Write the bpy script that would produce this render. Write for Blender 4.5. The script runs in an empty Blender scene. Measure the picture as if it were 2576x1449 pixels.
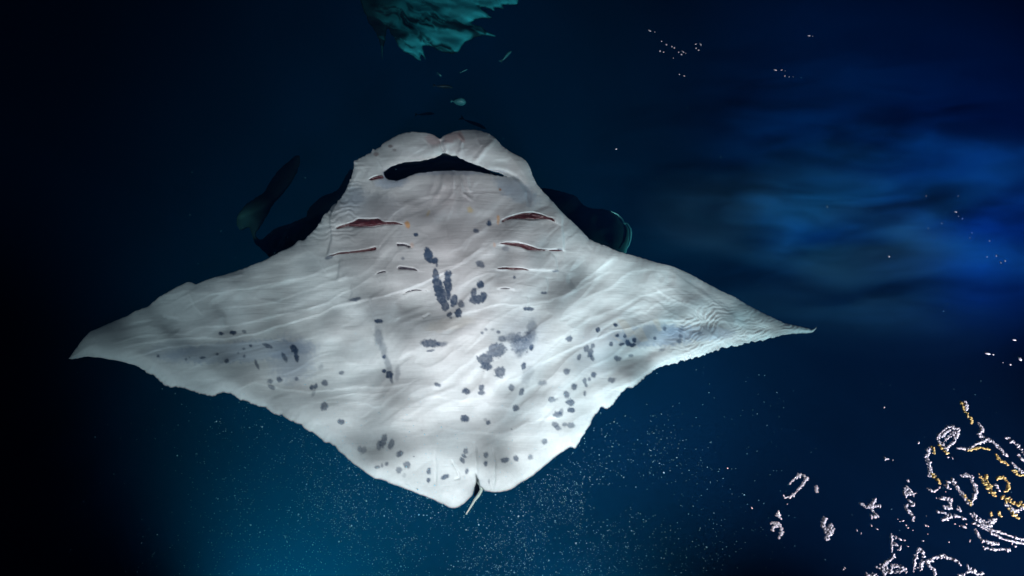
import bpy, math, random
import numpy as np
from mathutils import Vector, Matrix

random.seed(7)
rng = np.random.default_rng(11)
R = math.radians
scene = bpy.context.scene
col = scene.collection

# ------------------------------------------------------------------ camera
IMG_W, IMG_H = 2576.0, 1449.0                 # pixel frame the outlines were measured in
TILT = R(24)
DIST = 5.0
HFOV = R(55)
cam_data = bpy.data.cameras.new('camera')
cam = bpy.data.objects.new('camera', cam_data)
col.objects.link(cam)
cam.location = (0, -DIST * math.sin(TILT), DIST * math.cos(TILT))
cam.rotation_euler = (TILT, 0, 0)
cam_data.angle = HFOV
cam_data.clip_start = 0.05
cam_data.clip_end = 500
scene.camera = cam
CAM = np.array(cam.location)
F = (IMG_W / 2) / math.tan(HFOV / 2)
RIGHT = np.array([1.0, 0, 0])
UP = np.array([0, math.cos(TILT), math.sin(TILT)])
FWD = np.array([0, math.sin(TILT), -math.cos(TILT)])


def place(px, py, z=0.0):
    """where the line of sight through a measured point meets the level z: world x, y"""
    px = np.asarray(px, float); py = np.asarray(py, float); z = np.asarray(z, float)
    a = (px - IMG_W / 2) / F
    b = (IMG_H / 2 - py) / F
    d = FWD[None] + a.reshape(-1, 1) * RIGHT[None] + b.reshape(-1, 1) * UP[None]
    t = (z.reshape(-1) - CAM[2]) / d[:, 2]
    p = CAM[None] + d * t[:, None]
    return p[:, 0].reshape(px.shape), p[:, 1].reshape(px.shape)


# ------------------------------------------------------------------ night sky, moon, boat lamps
world = bpy.data.worlds.new('World')
scene.world = world
world.use_nodes = True
wn = world.node_tree.nodes
wl = world.node_tree.links
bg = wn['Background']
sky = wn.new('ShaderNodeTexSky')
sky.sky_type = 'NISHITA'
sky.sun_disc = False
sky.sun_elevation = R(1.0)
sky.sun_rotation = R(200)
tint = wn.new('ShaderNodeMix'); tint.data_type = 'RGBA'; tint.blend_type = 'MULTIPLY'
tint.inputs[0].default_value = 1.0; tint.inputs[7].default_value = (0.05, 0.28, 1.0, 1)
wl.new(sky.outputs[0], tint.inputs[6])
wl.new(tint.outputs[2], bg.inputs['Color'])
bg.inputs['Strength'].default_value = 0.018

sun_d = bpy.data.lights.new('moonlight', 'SUN')
sun_d.energy = 0.012
sun_d.angle = R(0.5)
sun_d.color = (0.85, 0.92, 1.0)
sun = bpy.data.objects.new('moonlight', sun_d)
sun.rotation_euler = (R(50), 0, R(200))
col.objects.link(sun)


def spot(name, loc, target, energy, color, size_deg, blend, radius):
    d = bpy.data.lights.new(name, 'SPOT')
    d.energy = energy; d.color = color
    d.spot_size = R(size_deg); d.spot_blend = blend
    d.shadow_soft_size = radius
    o = bpy.data.objects.new(name, d)
    o.location = loc
    o.rotation_euler = (Vector(target) - Vector(loc)).to_track_quat('-Z', 'Y').to_euler()
    col.objects.link(o)
    return o


# lamps of the boat; noise in their emission paints caustic wisps on the skin.
def rippled(o, amount, scale, turn, seed):
    d = o.data
    d.use_nodes = True
    n, l = d.node_tree.nodes, d.node_tree.links
    em = n['Emission']
    tc = n.new('ShaderNodeTexCoord')
    mp = n.new('ShaderNodeMapping'); mp.inputs['Rotation'].default_value = (0, 0, R(turn)); mp.inputs['Scale'].default_value = scale
    mp.inputs['Location'].default_value = (seed, seed * 2.1, seed * .7)
    l.new(tc.outputs['Normal'], mp.inputs['Vector'])
    nz = n.new('ShaderNodeTexNoise'); nz.inputs['Scale'].default_value = 1; nz.inputs['Detail'].default_value = 3; nz.inputs['Distortion'].default_value = 1.2
    l.new(mp.outputs[0], nz.inputs['Vector'])
    a = n.new('ShaderNodeMath'); a.operation = 'SUBTRACT'; a.inputs[1].default_value = 0.5; l.new(nz.outputs['Fac'], a.inputs[0])
    b = n.new('ShaderNodeMath'); b.operation = 'ABSOLUTE'; l.new(a.outputs[0], b.inputs[0])
    c = n.new('ShaderNodeMapRange'); c.inputs[1].default_value = 0.0; c.inputs[2].default_value = 0.13
    c.inputs[3].default_value = 1.0 + amount; c.inputs[4].default_value = 1.0 - amount * 0.35
    c.interpolation_type = 'SMOOTHSTEP'
    l.new(b.outputs[0], c.inputs[0]); l.new(c.outputs[0], em.inputs['Strength'])


o = spot('rail_floodlight', (0.75, -2.9, 2.7), (0.17, -0.50, -0.1), 445, (1.0, 0.965, 0.985), 47, 1.0, 0.05)
rippled(o, 1.25, (5, 17, 5), -22, 1.3)
o = spot('bow_floodlight', (-2.0, -2.6, 2.5), (-0.8, -0.12, -0.1), 130, (0.86, 0.93, 1.0), 60, 1.0, 0.05)
rippled(o, 1.1, (4, 16, 5), 22, 4.1)
spot('hull_lamp', (-1.15, -2.15, -0.35), (-1.12, -1.05, -1.55), 600, (0.10, 1.0, 0.68), 76, 1.0, 0.12)
spot('added_teal_fill', (0.3, -2.15, -0.4), (0.25, -1.15, -1.65), 320, (0.12, 1.0, 0.72), 74, 1.0, 0.12)  # added second lamp, makes another teal beam and widens the glow
bx_, by_ = place(np.array([2440.0]), np.array([690.0]), np.array([-2.0]))
spot('underwater_lamp', (float(bx_[0]), float(by_[0]), -2.0), (float(bx_[0]) - 0.7, float(by_[0]) - .1, 0), 270, (0.10, 0.33, 1.0), 80, 1.0, 0.35)
bx_, by_ = place(np.array([1950.0]), np.array([600.0]), np.array([-2.6]))
spot('added_blue_fill', (float(bx_[0]), float(by_[0]), -2.6), (float(bx_[0]) + 0.2, float(by_[0]), 0), 210, (0.05, 0.62, 1.0), 84, 1.0, 0.35)  # added second lamp, spreads the blue glow further left
spot('stern_lamp', (3.5, -2.4, 0.42), (2.2, -1.0, 0.10), 480, (0.92, 0.90, 1.0), 52, 0.6, 0.05)


scene.view_settings.view_transform = 'Standard'
scene.view_settings.look = 'None'
scene.view_settings.gamma = 1.0
scene.view_settings.exposure = 0.0
scene.view_settings.use_curve_mapping = False
scene.render.engine = 'CYCLES'
scene.cycles.use_denoising = True
scene.cycles.volume_bounces = 0
scene.cycles.max_bounces = 8
scene.cycles.transparent_max_bounces = 16
scene.cycles.volume_step_rate = 1.0
scene.cycles.sample_clamp_indirect = 8.0


# ------------------------------------------------------------------ helpers
def lattice_noise(x, y, seed):
    """smooth value noise, about -1..1, one lattice cell per unit"""
    g = np.random.default_rng(seed).uniform(-1, 1, (256, 256))
    xi = np.floor(x).astype(int); yi = np.floor(y).astype(int)
    fx = x - xi; fy = y - yi
    fx = fx * fx * fx * (fx * (fx * 6 - 15) + 10); fy = fy * fy * fy * (fy * (fy * 6 - 15) + 10)
    a = g[xi & 255, yi & 255]; b = g[(xi + 1) & 255, yi & 255]
    c = g[xi & 255, (yi + 1) & 255]; d = g[(xi + 1) & 255, (yi + 1) & 255]
    return (a * (1 - fx) + b * fx) * (1 - fy) + (c * (1 - fx) + d * fx) * fy


def fbm(x, y, seed, octaves=4, gain=0.5):
    s = 0; a = 1.0
    for k in range(octaves):
        s = s + a * lattice_noise(x * 2 ** k + 17.3 * k, y * 2 ** k + 9.1 * k, seed + k)
        a *= gain
    return s


def seg_dist(X, Y, pts):
    """distance to an open polyline, side (sign), and position along it 0..1"""
    pts = np.asarray(pts, float)
    best = np.full(X.shape, 1e9); side = np.zeros(X.shape); along = np.zeros(X.shape)
    ln = np.hypot(*(pts[1:] - pts[:-1]).T); tot = ln.sum(); acc = 0.0
    for (ax, ay), (bx, by), l in zip(pts[:-1], pts[1:], ln):
        if l < 1e-6:
            continue
        dx, dy = bx - ax, by - ay
        t = np.clip(((X - ax) * dx + (Y - ay) * dy) / (l * l), 0, 1)
        qx = X - ax - t * dx; qy = Y - ay - t * dy
        d = np.hypot(qx, qy)
        m = d < best
        best = np.where(m, d, best)
        side = np.where(m, np.sign(dx * (Y - ay) - dy * (X - ax)), side)
        along = np.where(m, (acc + t * l) / tot, along)
        acc += l
    return best, side, along


def signed_rings(X, Y, rings):
    """positive inside the rings (even-odd), distance in measured units"""
    best = np.full(X.shape, 1e9); par = np.zeros(X.shape, bool)
    for ring in rings:
        p = np.asarray(ring, float); q = np.roll(p, -1, axis=0)
        for (ax, ay), (bx, by) in zip(p, q):
            dx, dy = bx - ax, by - ay
            l2 = dx * dx + dy * dy
            if l2 < 1e-9:
                continue
            t = np.clip(((X - ax) * dx + (Y - ay) * dy) / l2, 0, 1)
            best = np.minimum(best, (X - ax - t * dx) ** 2 + (Y - ay - t * dy) ** 2)
            if ay != by:
                c = ((ay > Y) != (by > Y)) & (X < dx * (Y - ay) / dy + ax)
                par ^= c
    d = np.sqrt(best)
    return np.where(par, d, -d)


def refine(ring, step, amp_fn=None, seed=3, closed=True):
    """subdivide a ring and ruffle it a little"""
    p = np.asarray(ring, float)
    q = np.roll(p, -1, axis=0) if closed else p[1:]
    out = []
    for a, b in zip(p if closed else p[:-1], q):
        n = max(1, int(np.hypot(*(b - a)) / step))
        for k in range(n):
            out.append(a + (b - a) * k / n)
    if not closed:
        out.append(p[-1])
    out = np.array(out)
    # soften corners a little
    if closed:
        s = 0.25 * np.roll(out, 1, axis=0) + 0.5 * out + 0.25 * np.roll(out, -1, axis=0)
    else:
        s = out
    if amp_fn is not None:
        amp = amp_fn(s[:, 0], s[:, 1])
        s = s + np.stack([fbm(s[:, 0] / 9, s[:, 1] / 9, seed, 3) * amp, fbm(s[:, 0] / 7, s[:, 1] / 7, seed + 40, 3) * amp], 1)
        fine = np.clip(amp - 1.2, 0, 2)
        s = s + np.stack([lattice_noise(s[:, 0] / 3.1, s[:, 1] / 3.1, seed + 7) * fine * 0.6, lattice_noise(s[:, 0] / 2.7, s[:, 1] / 2.7, seed + 8) * fine * 1.1], 1)
    return s


def link_mesh(name, verts, faces, mat, parent=None, smooth=True, colors=None):
    me = bpy.data.meshes.new(name)
    verts = np.asarray(verts, np.float32)
    if isinstance(faces, np.ndarray):
        n, k = faces.shape
        me.vertices.add(len(verts)); me.vertices.foreach_set('co', verts.ravel())
        me.loops.add(n * k); me.loops.foreach_set('vertex_index', faces.astype(np.int32).ravel())
        me.polygons.add(n)
        me.polygons.foreach_set('loop_start', np.arange(0, n * k, k, dtype=np.int32))
        me.polygons.foreach_set('loop_total', np.full(n, k, dtype=np.int32))
        me.update(calc_edges=True)
    else:
        me.from_pydata([tuple(map(float, v)) for v in verts], [], faces)
    me.polygons.foreach_set('use_smooth', np.full(len(me.polygons), smooth))
    if colors is not None:
        at = me.color_attributes.new('skin', 'FLOAT_COLOR', 'POINT')
        c = np.ones((len(verts), 4), np.float32); c[:, :3] = colors
        at.data.foreach_set('color', c.ravel())
    me.update()
    me.materials.append(mat)
    o = bpy.data.objects.new(name, me)
    col.objects.link(o)
    if parent is not None:
        o.parent = parent
        o.matrix_parent_inverse = parent.matrix_world.inverted()
    return o


def empty(name, loc, label, cat, group=None):
    o = bpy.data.objects.new(name, None)
    o.empty_display_size = 0.2
    o.location = loc
    o.matrix_world = Matrix.Translation(loc)
    o['label'] = label; o['category'] = cat
    if group:
        o['group'] = group
    col.objects.link(o)
    return o


def tag(o, label=None, cat=None, group=None, kind=None):
    if label: o['label'] = label
    if cat: o['category'] = cat
    if group: o['group'] = group
    if kind: o['kind'] = kind
    return o


def sheet_body(rings, step, top_fn, thick_fn, color_fn, back_color):
    """A closed skin (upper face, lower face, rim) over the outline `rings`: verts, quads, colours"""
    allp = np.concatenate([np.asarray(r) for r in rings])
    x0, y0 = allp.min(0) - 2 * step; x1, y1 = allp.max(0) + 2 * step
    xs = np.arange(x0, x1, step); ys = np.arange(y0, y1, step)
    X, Y = np.meshgrid(xs, ys)
    S = signed_rings(X, Y, rings)
    gy, gx = np.gradient(S, step)
    keep = S > -step * 0.95
    inside = S > 0
    c = keep[:-1, :-1] & keep[1:, :-1] & keep[:-1, 1:] & keep[1:, 1:]
    c &= (inside[:-1, :-1].astype(int) + inside[1:, :-1] + inside[:-1, 1:] + inside[1:, 1:]) >= 1
    used = np.zeros_like(keep)
    used[:-1, :-1] |= c; used[1:, :-1] |= c; used[:-1, 1:] |= c; used[1:, 1:] |= c
    g = np.hypot(gx, gy) + 1e-6
    mv = np.where(S < 0, -S, 0)
    X = X + gx / g * mv; Y = Y + gy / g * mv
    idx = -np.ones(X.shape, int); idx[used] = np.arange(used.sum())
    px = X[used]; py = Y[used]; s = np.maximum(S[used], 0)
    cy, cx = np.nonzero(c)
    quads = np.stack([idx[cy, cx], idx[cy + 1, cx], idx[cy + 1, cx + 1], idx[cy, cx + 1]], 1)
    zt = top_fn(px, py, s)
    zb = zt - thick_fn(px, py, s)
    wx, wy = place(px, py, zt)
    wx2, wy2 = place(px, py, zt)
    n = len(px)
    top = np.stack([wx, wy, zt], 1); bot = np.stack([wx2, wy2, zb], 1)
    e = np.concatenate([quads[:, [0, 1]], quads[:, [1, 2]], quads[:, [2, 3]], quads[:, [3, 0]]])
    key = np.sort(e, 1); key = key[:, 0] * (n + 1) + key[:, 1]
    u, first, cnt = np.unique(key, return_index=True, return_counts=True)
    rim = e[first[cnt == 1]]
    side = np.stack([rim[:, 1], rim[:, 0], rim[:, 0] + n, rim[:, 1] + n], 1)
    faces = np.concatenate([quads, quads[:, ::-1] + n, side])
    ct = color_fn(px, py, s)
    cb = np.tile(np.array(back_color)[None], (n, 1))
    return np.concatenate([top, bot]), faces, np.concatenate([ct, cb])


def tube(path, radii, name, mat, parent=None, sides=10, flat=1.0):
    pts = [Vector(p) for p in path]
    verts, faces = [], []
    for i, p in enumerate(pts):
        t = (pts[min(i + 1, len(pts) - 1)] - pts[max(i - 1, 0)]).normalized()
        u = t.cross(Vector((0, 0, 1))).normalized(); v = u.cross(t).normalized()
        for k in range(sides):
            a = 2 * math.pi * k / sides
            verts.append(p + u * math.cos(a) * radii[i] + v * math.sin(a) * radii[i] * flat)
    for i in range(len(pts) - 1):
        for k in range(sides):
            a = i * sides + k; b = i * sides + (k + 1) % sides
            faces.append((a, b, b + sides, a + sides))
    faces.append(tuple(range(sides))[::-1]); faces.append(tuple(range((len(pts) - 1) * sides, len(pts) * sides)))
    return link_mesh(name, [tuple(v) for v in verts], faces, mat, parent)


def new_mat(name):
    m = bpy.data.materials.new(name)
    m.use_nodes = True
    return m, m.node_tree.nodes, m.node_tree.links


def principled(name, color, rough=0.5, noise=0.0, nscale=20, bump=0.0, coat=0.0):
    m, n, l = new_mat(name)
    b = n['Principled BSDF']
    b.inputs['Base Color'].default_value = (*color, 1)
    b.inputs['Roughness'].default_value = rough
    b.inputs['Coat Weight'].default_value = coat
    if noise or bump:
        tc = n.new('ShaderNodeTexCoord'); t = n.new('ShaderNodeTexNoise')
        t.inputs['Scale'].default_value = nscale; t.inputs['Detail'].default_value = 5
        l.new(tc.outputs['Object'], t.inputs['Vector'])
        if noise:
            mx = n.new('ShaderNodeMix'); mx.data_type = 'RGBA'
            mx.inputs[6].default_value = (*[c * (1 - noise) for c in color], 1)
            mx.inputs[7].default_value = (*[min(1, c * (1 + noise)) for c in color], 1)
            l.new(t.outputs['Fac'], mx.inputs[0]); l.new(mx.outputs[2], b.inputs['Base Color'])
        if bump:
            bp = n.new('ShaderNodeBump'); bp.inputs['Strength'].default_value = bump
            bp.inputs['Distance'].default_value = 0.004
            l.new(t.outputs['Fac'], bp.inputs['Height']); l.new(bp.outputs[0], b.inputs['Normal'])
    return m


# ------------------------------------------------------------------ materials
def skin_material():
    m, n, l = new_mat('manta_skin')
    b = n['Principled BSDF']
    at = n.new('ShaderNodeAttribute'); at.attribute_name = 'skin'
    tc = n.new('ShaderNodeTexCoord')
    nz = n.new('ShaderNodeTexNoise'); nz.inputs['Scale'].default_value = 70; nz.inputs['Detail'].default_value = 6
    l.new(tc.outputs['Object'], nz.inputs['Vector'])
    mr = n.new('ShaderNodeMapRange'); mr.inputs[3].default_value = 0.90; mr.inputs[4].default_value = 1.08
    l.new(nz.outputs['Fac'], mr.inputs[0])
    mx = n.new('ShaderNodeVectorMath'); mx.operation = 'SCALE'
    l.new(at.outputs['Color'], mx.inputs[0]); l.new(mr.outputs[0], mx.inputs['Scale'])
    l.new(mx.outputs[0], b.inputs['Base Color'])
    b.inputs['Roughness'].default_value = 0.55
    b.inputs['Specular IOR Level'].default_value = 0.25
    b.inputs['Subsurface Weight'].default_value = 0.25; b.inputs['Subsurface Radius'].default_value = (0.02, 0.018, 0.018); b.inputs['Subsurface Scale'].default_value = 0.6
    # fine wrinkles
    mp = n.new('ShaderNodeMapping'); mp.inputs['Rotation'].default_value = (0, 0, R(-16)); mp.inputs['Scale'].default_value = (6, 45, 20)
    l.new(tc.outputs['Object'], mp.inputs['Vector'])
    n2 = n.new('ShaderNodeTexNoise'); n2.inputs['Scale'].default_value = 1.0; n2.inputs['Detail'].default_value = 5
    n2.inputs['Distortion'].default_value = 0.6
    l.new(mp.outputs[0], n2.inputs['Vector'])
    bp = n.new('ShaderNodeBump'); bp.inputs['Strength'].default_value = 0.34; bp.inputs['Distance'].default_value = 0.006
    l.new(n2.outputs['Fac'], bp.inputs['Height'])
    l.new(bp.outputs[0], b.inputs['Normal'])
    return m


SKIN = skin_material()
GILL = principled('gill_tissue', (0.070, 0.016, 0.020), 0.35, 0.55, 60, 0.8, 0.4)
GILL_DARK = principled('gill_shadow_skin', (0.05, 0.04, 0.055), 0.5, 0.4, 60, 0.5)
MOUTH = principled('mouth_lining', (0.006, 0.007, 0.010), 0.7, 0.4, 30, 0.3)
TAIL = principled('tail_skin', (0.55, 0.60, 0.55), 0.5, 0.2, 60, 0.3)
PALE = principled('pale_rim_skin', (0.30, 0.62, 0.62), 0.5, 0.3, 40, 0.3)
FISH_DARK = principled('dark_fish_skin', (0.006, 0.006, 0.008), 0.6, 0.2, 60, 0.2)
FRAGMENT_PALE = principled('pale_fragment', (0.03, 0.12, 0.135), 0.5, 0.4, 60, 0.4)  # manta fragments broken up by ripples, modelled as fish
SPECK = principled('plankton_shell', (0.30, 0.62, 0.78), 0.6, 0.3, 3, 0)
SEABED = principled('seabed_sand', (0.010, 0.016, 0.024), 0.95, 0.5, 0.8, 0.5)

# ------------------------------------------------------------------ sea floor and water body
def grid_sheet(name, x0, x1, y0, y1, nx, ny, zfn, mat):
    X, Y = np.meshgrid(np.linspace(x0, x1, nx), np.linspace(y0, y1, ny))
    Z = zfn(X, Y)
    v = np.stack([X.ravel(), Y.ravel(), Z.ravel()], 1)
    i = np.arange(nx * ny).reshape(ny, nx)
    q = np.stack([i[:-1, :-1].ravel(), i[:-1, 1:].ravel(), i[1:, 1:].ravel(), i[1:, :-1].ravel()], 1)
    return link_mesh(name, v, q, mat)


bed = grid_sheet('seabed', -60, 60, -60, 60, 121, 121, lambda x, y: -7.5 + 0.5 * fbm(x / 6, y / 6, 5, 3), SEABED)
tag(bed, 'dark sandy seabed far below the water', kind='structure')


def box_mesh(name, lo, hi, mat):
    (x0, y0, z0), (x1, y1, z1) = lo, hi
    v = [(x0, y0, z0), (x1, y0, z0), (x1, y1, z0), (x0, y1, z0), (x0, y0, z1), (x1, y0, z1), (x1, y1, z1), (x0, y1, z1)]
    f = [(0, 3, 2, 1), (4, 5, 6, 7), (0, 1, 5, 4), (1, 2, 6, 5), (2, 3, 7, 6), (3, 0, 4, 7)]
    return link_mesh(name, v, f, mat, smooth=False)


wm, n, l = new_mat('sea_water')
n.remove(n['Principled BSDF'])
sc_ = n.new('ShaderNodeVolumeScatter')
sc_.inputs['Color'].default_value = (0.05, 0.29, 1.0, 1)
sc_.inputs['Density'].default_value = 0.085
sc_.inputs['Anisotropy'].default_value = 0.1
ab = n.new('ShaderNodeVolumeAbsorption')
ab.inputs['Color'].default_value = (0.0, 0.80, 0.88, 1)
ab.inputs['Density'].default_value = 0.55
ad = n.new('ShaderNodeAddShader')
l.new(sc_.outputs[0], ad.inputs[0]); l.new(ab.outputs[0], ad.inputs[1])
l.new(ad.outputs[0], n['Material Output'].inputs['Volume'])
water = box_mesh('water', (-40, -40, -9.0), (40, 40, 0.0), wm)
tag(water, 'deep dark blue night sea around the manta rays', kind='structure')

# ------------------------------------------------------------------ the big manta ray
OUT = [
 (172, 903.5), (181, 890), (190, 878), (200, 863), (211, 849.7), (226.5, 834), (263, 818.5), (290, 806), (312.4, 797.6), (338.4, 783.3), (372.3, 770.3), (395.7, 749.4), (424.4, 732.5), (445.2, 720.8),
 (473.9, 708.5), (483, 710), (492, 715.6), (515.5, 705), (536.4, 697.3), (567.6, 690.3), (609.3, 676.5), (632.7, 666.3), (665, 654.8), (702, 634), (734.5, 620), (750.7, 603.9),
 (762.3, 606), (780.8, 587.7), (797, 571.5), (810.9, 550.6), (820, 534.4), (834, 518.2), (850, 506.7), (864, 490.5), (875.7, 465), (882.6, 446.5), (887.3, 428), (892, 401),
 (898.8, 404), (910.4, 394.4), (931, 386.3), (936, 372.4), (940.5, 379.4), (963.3, 360.6), (994.5, 341), (1023.2, 332), (1046, 331), (1070, 333.3), (1090.9, 338.5), (1102, 345), (1107.5, 351.5),
 (1112, 345), (1119.5, 338.5), (1143, 329.4), (1174.2, 324.7), (1202.9, 326.8), (1228.9, 334.6), (1247.1, 347.6), (1265.4, 368.4), (1291.4, 385.4), (1312.2, 394.5), (1327.9, 410.1),
 (1334.4, 425.7), (1338.3, 438.8), (1348.7, 459.6), (1369.5, 485.6), (1390.4, 506.5), (1413, 532), (1434.6, 553.3), (1458.9, 574.5), (1466.7, 583.6), (1479.7, 599), (1498, 608.3),
 (1524, 618.5), (1556.5, 632), (1576, 637), (1613, 647.8), (1654.7, 660.9), (1685.9, 667.4), (1719.8, 680.4), (1748.4, 694.7), (1782.3, 714.3), (1816.1, 732.5), (1847.4, 745.5),
 (1878.6, 765), (1920.3, 787.2), (1956.8, 804), (1977.6, 813.2), (2008.8, 819.7), (2034, 825), (2042, 830), (2050, 825), (2054.4, 820), (2055, 826), (2046, 836), (2021.9, 838), (1980.2, 840.5),
 (1951.6, 847), (1920.3, 853.6), (1899.5, 861.4), (1890, 857), (1887, 862), (1857.8, 866.6), (1813.5, 875.7), (1790, 883.5), (1761.4, 896.5), (1735.4, 900.4), (1704.2, 912), (1696.3, 916),
 (1667.7, 920), (1646.9, 929), (1623.4, 947.3), (1607.8, 961.6), (1592.2, 974.7), (1576.5, 976), (1560.9, 990.3), (1550, 1006), (1540.5, 1019.8), (1528, 1029), (1521, 1025), (1513, 1022.5),
 (1493.5, 1049), (1470, 1092.4), (1452, 1121.8), (1447, 1127), (1430.7, 1125.7), (1404, 1143.5), (1369.5, 1172.6), (1340.9, 1196), (1307, 1216.9), (1283.6, 1232.5), (1260, 1237.7),
 (1236.7, 1239), (1218.5, 1233.8), (1206.5, 1222), (1202.5, 1206.5), (1197.6, 1190), (1198.5, 1214), (1193.7, 1227.3), (1187.2, 1248), (1169, 1266.4), (1148.2, 1278), (1132.5, 1278),
 (1109, 1266.4), (1080.5, 1253.4), (1046.6, 1240.3), (1020.6, 1230), (984, 1217), (963.3, 1207.8), (942.4, 1203.9), (919, 1188.3), (893, 1170), (872, 1151.8), (848.7, 1131), (833, 1115.3),
 (814.8, 1114), (797, 1094), (771.9, 1082.6), (756.2, 1066.9), (724.9, 1057), (709, 1045.3), (681.7, 1037.4), (669.9, 1025.7), (638.5, 1019.8), (619, 1010), (599.3, 1004),
 (583.6, 992.3), (564, 985.7), (540.4, 995.5), (520.8, 995.5), (493.4, 988.4), (465.9, 976.6), (418.8, 972.7), (403, 961), (391.3, 945.2), (371.7, 939.4), (362, 929.5),
 (340.3, 919), (301, 908), (254, 900), (218.7, 895.4), (191.2, 902)]
MOUTH_RING = [
 (966, 431), (984, 418), (1018, 407.5), (1057, 404.4), (1090.9, 397), (1109, 389.3), (1117.4, 382.8), (1130, 389), (1143, 393.2), (1147, 389.8), (1153.4, 395.8), (1182, 408.8),
 (1213.3, 419.2), (1228.9, 427), (1260, 436), (1283.6, 446.6), (1255, 442.7), (1226.3, 436), (1187.2, 429.6), (1135, 428.3), (1083, 431), (1046.6, 436), (1018, 447.9),
 (997, 454.4), (973.7, 450.5), (966, 441.4)]


def ruffle(x, y):
    a = 0.8 + 0 * x
    a = a + 2.2 * np.clip((x - 1600) / 150, 0, 1) * (y > 800) * np.clip((1990 - x) / 100, 0, 1)
    a = a + 1.8 * ((x < 960) & (x > 800) & (y < 600))
    a = a + 1.3 * ((x < 860) & (x > 340) & (y > 900))
    a = a + 0.9 * ((x > 1430) & (y > 930))
    return a


OUT_R = refine(OUT, 3.0, ruffle, 3)
MOUTH_R = refine(MOUTH_RING, 4.0, lambda x, y: 0.8 + 0 * x, 9)

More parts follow.
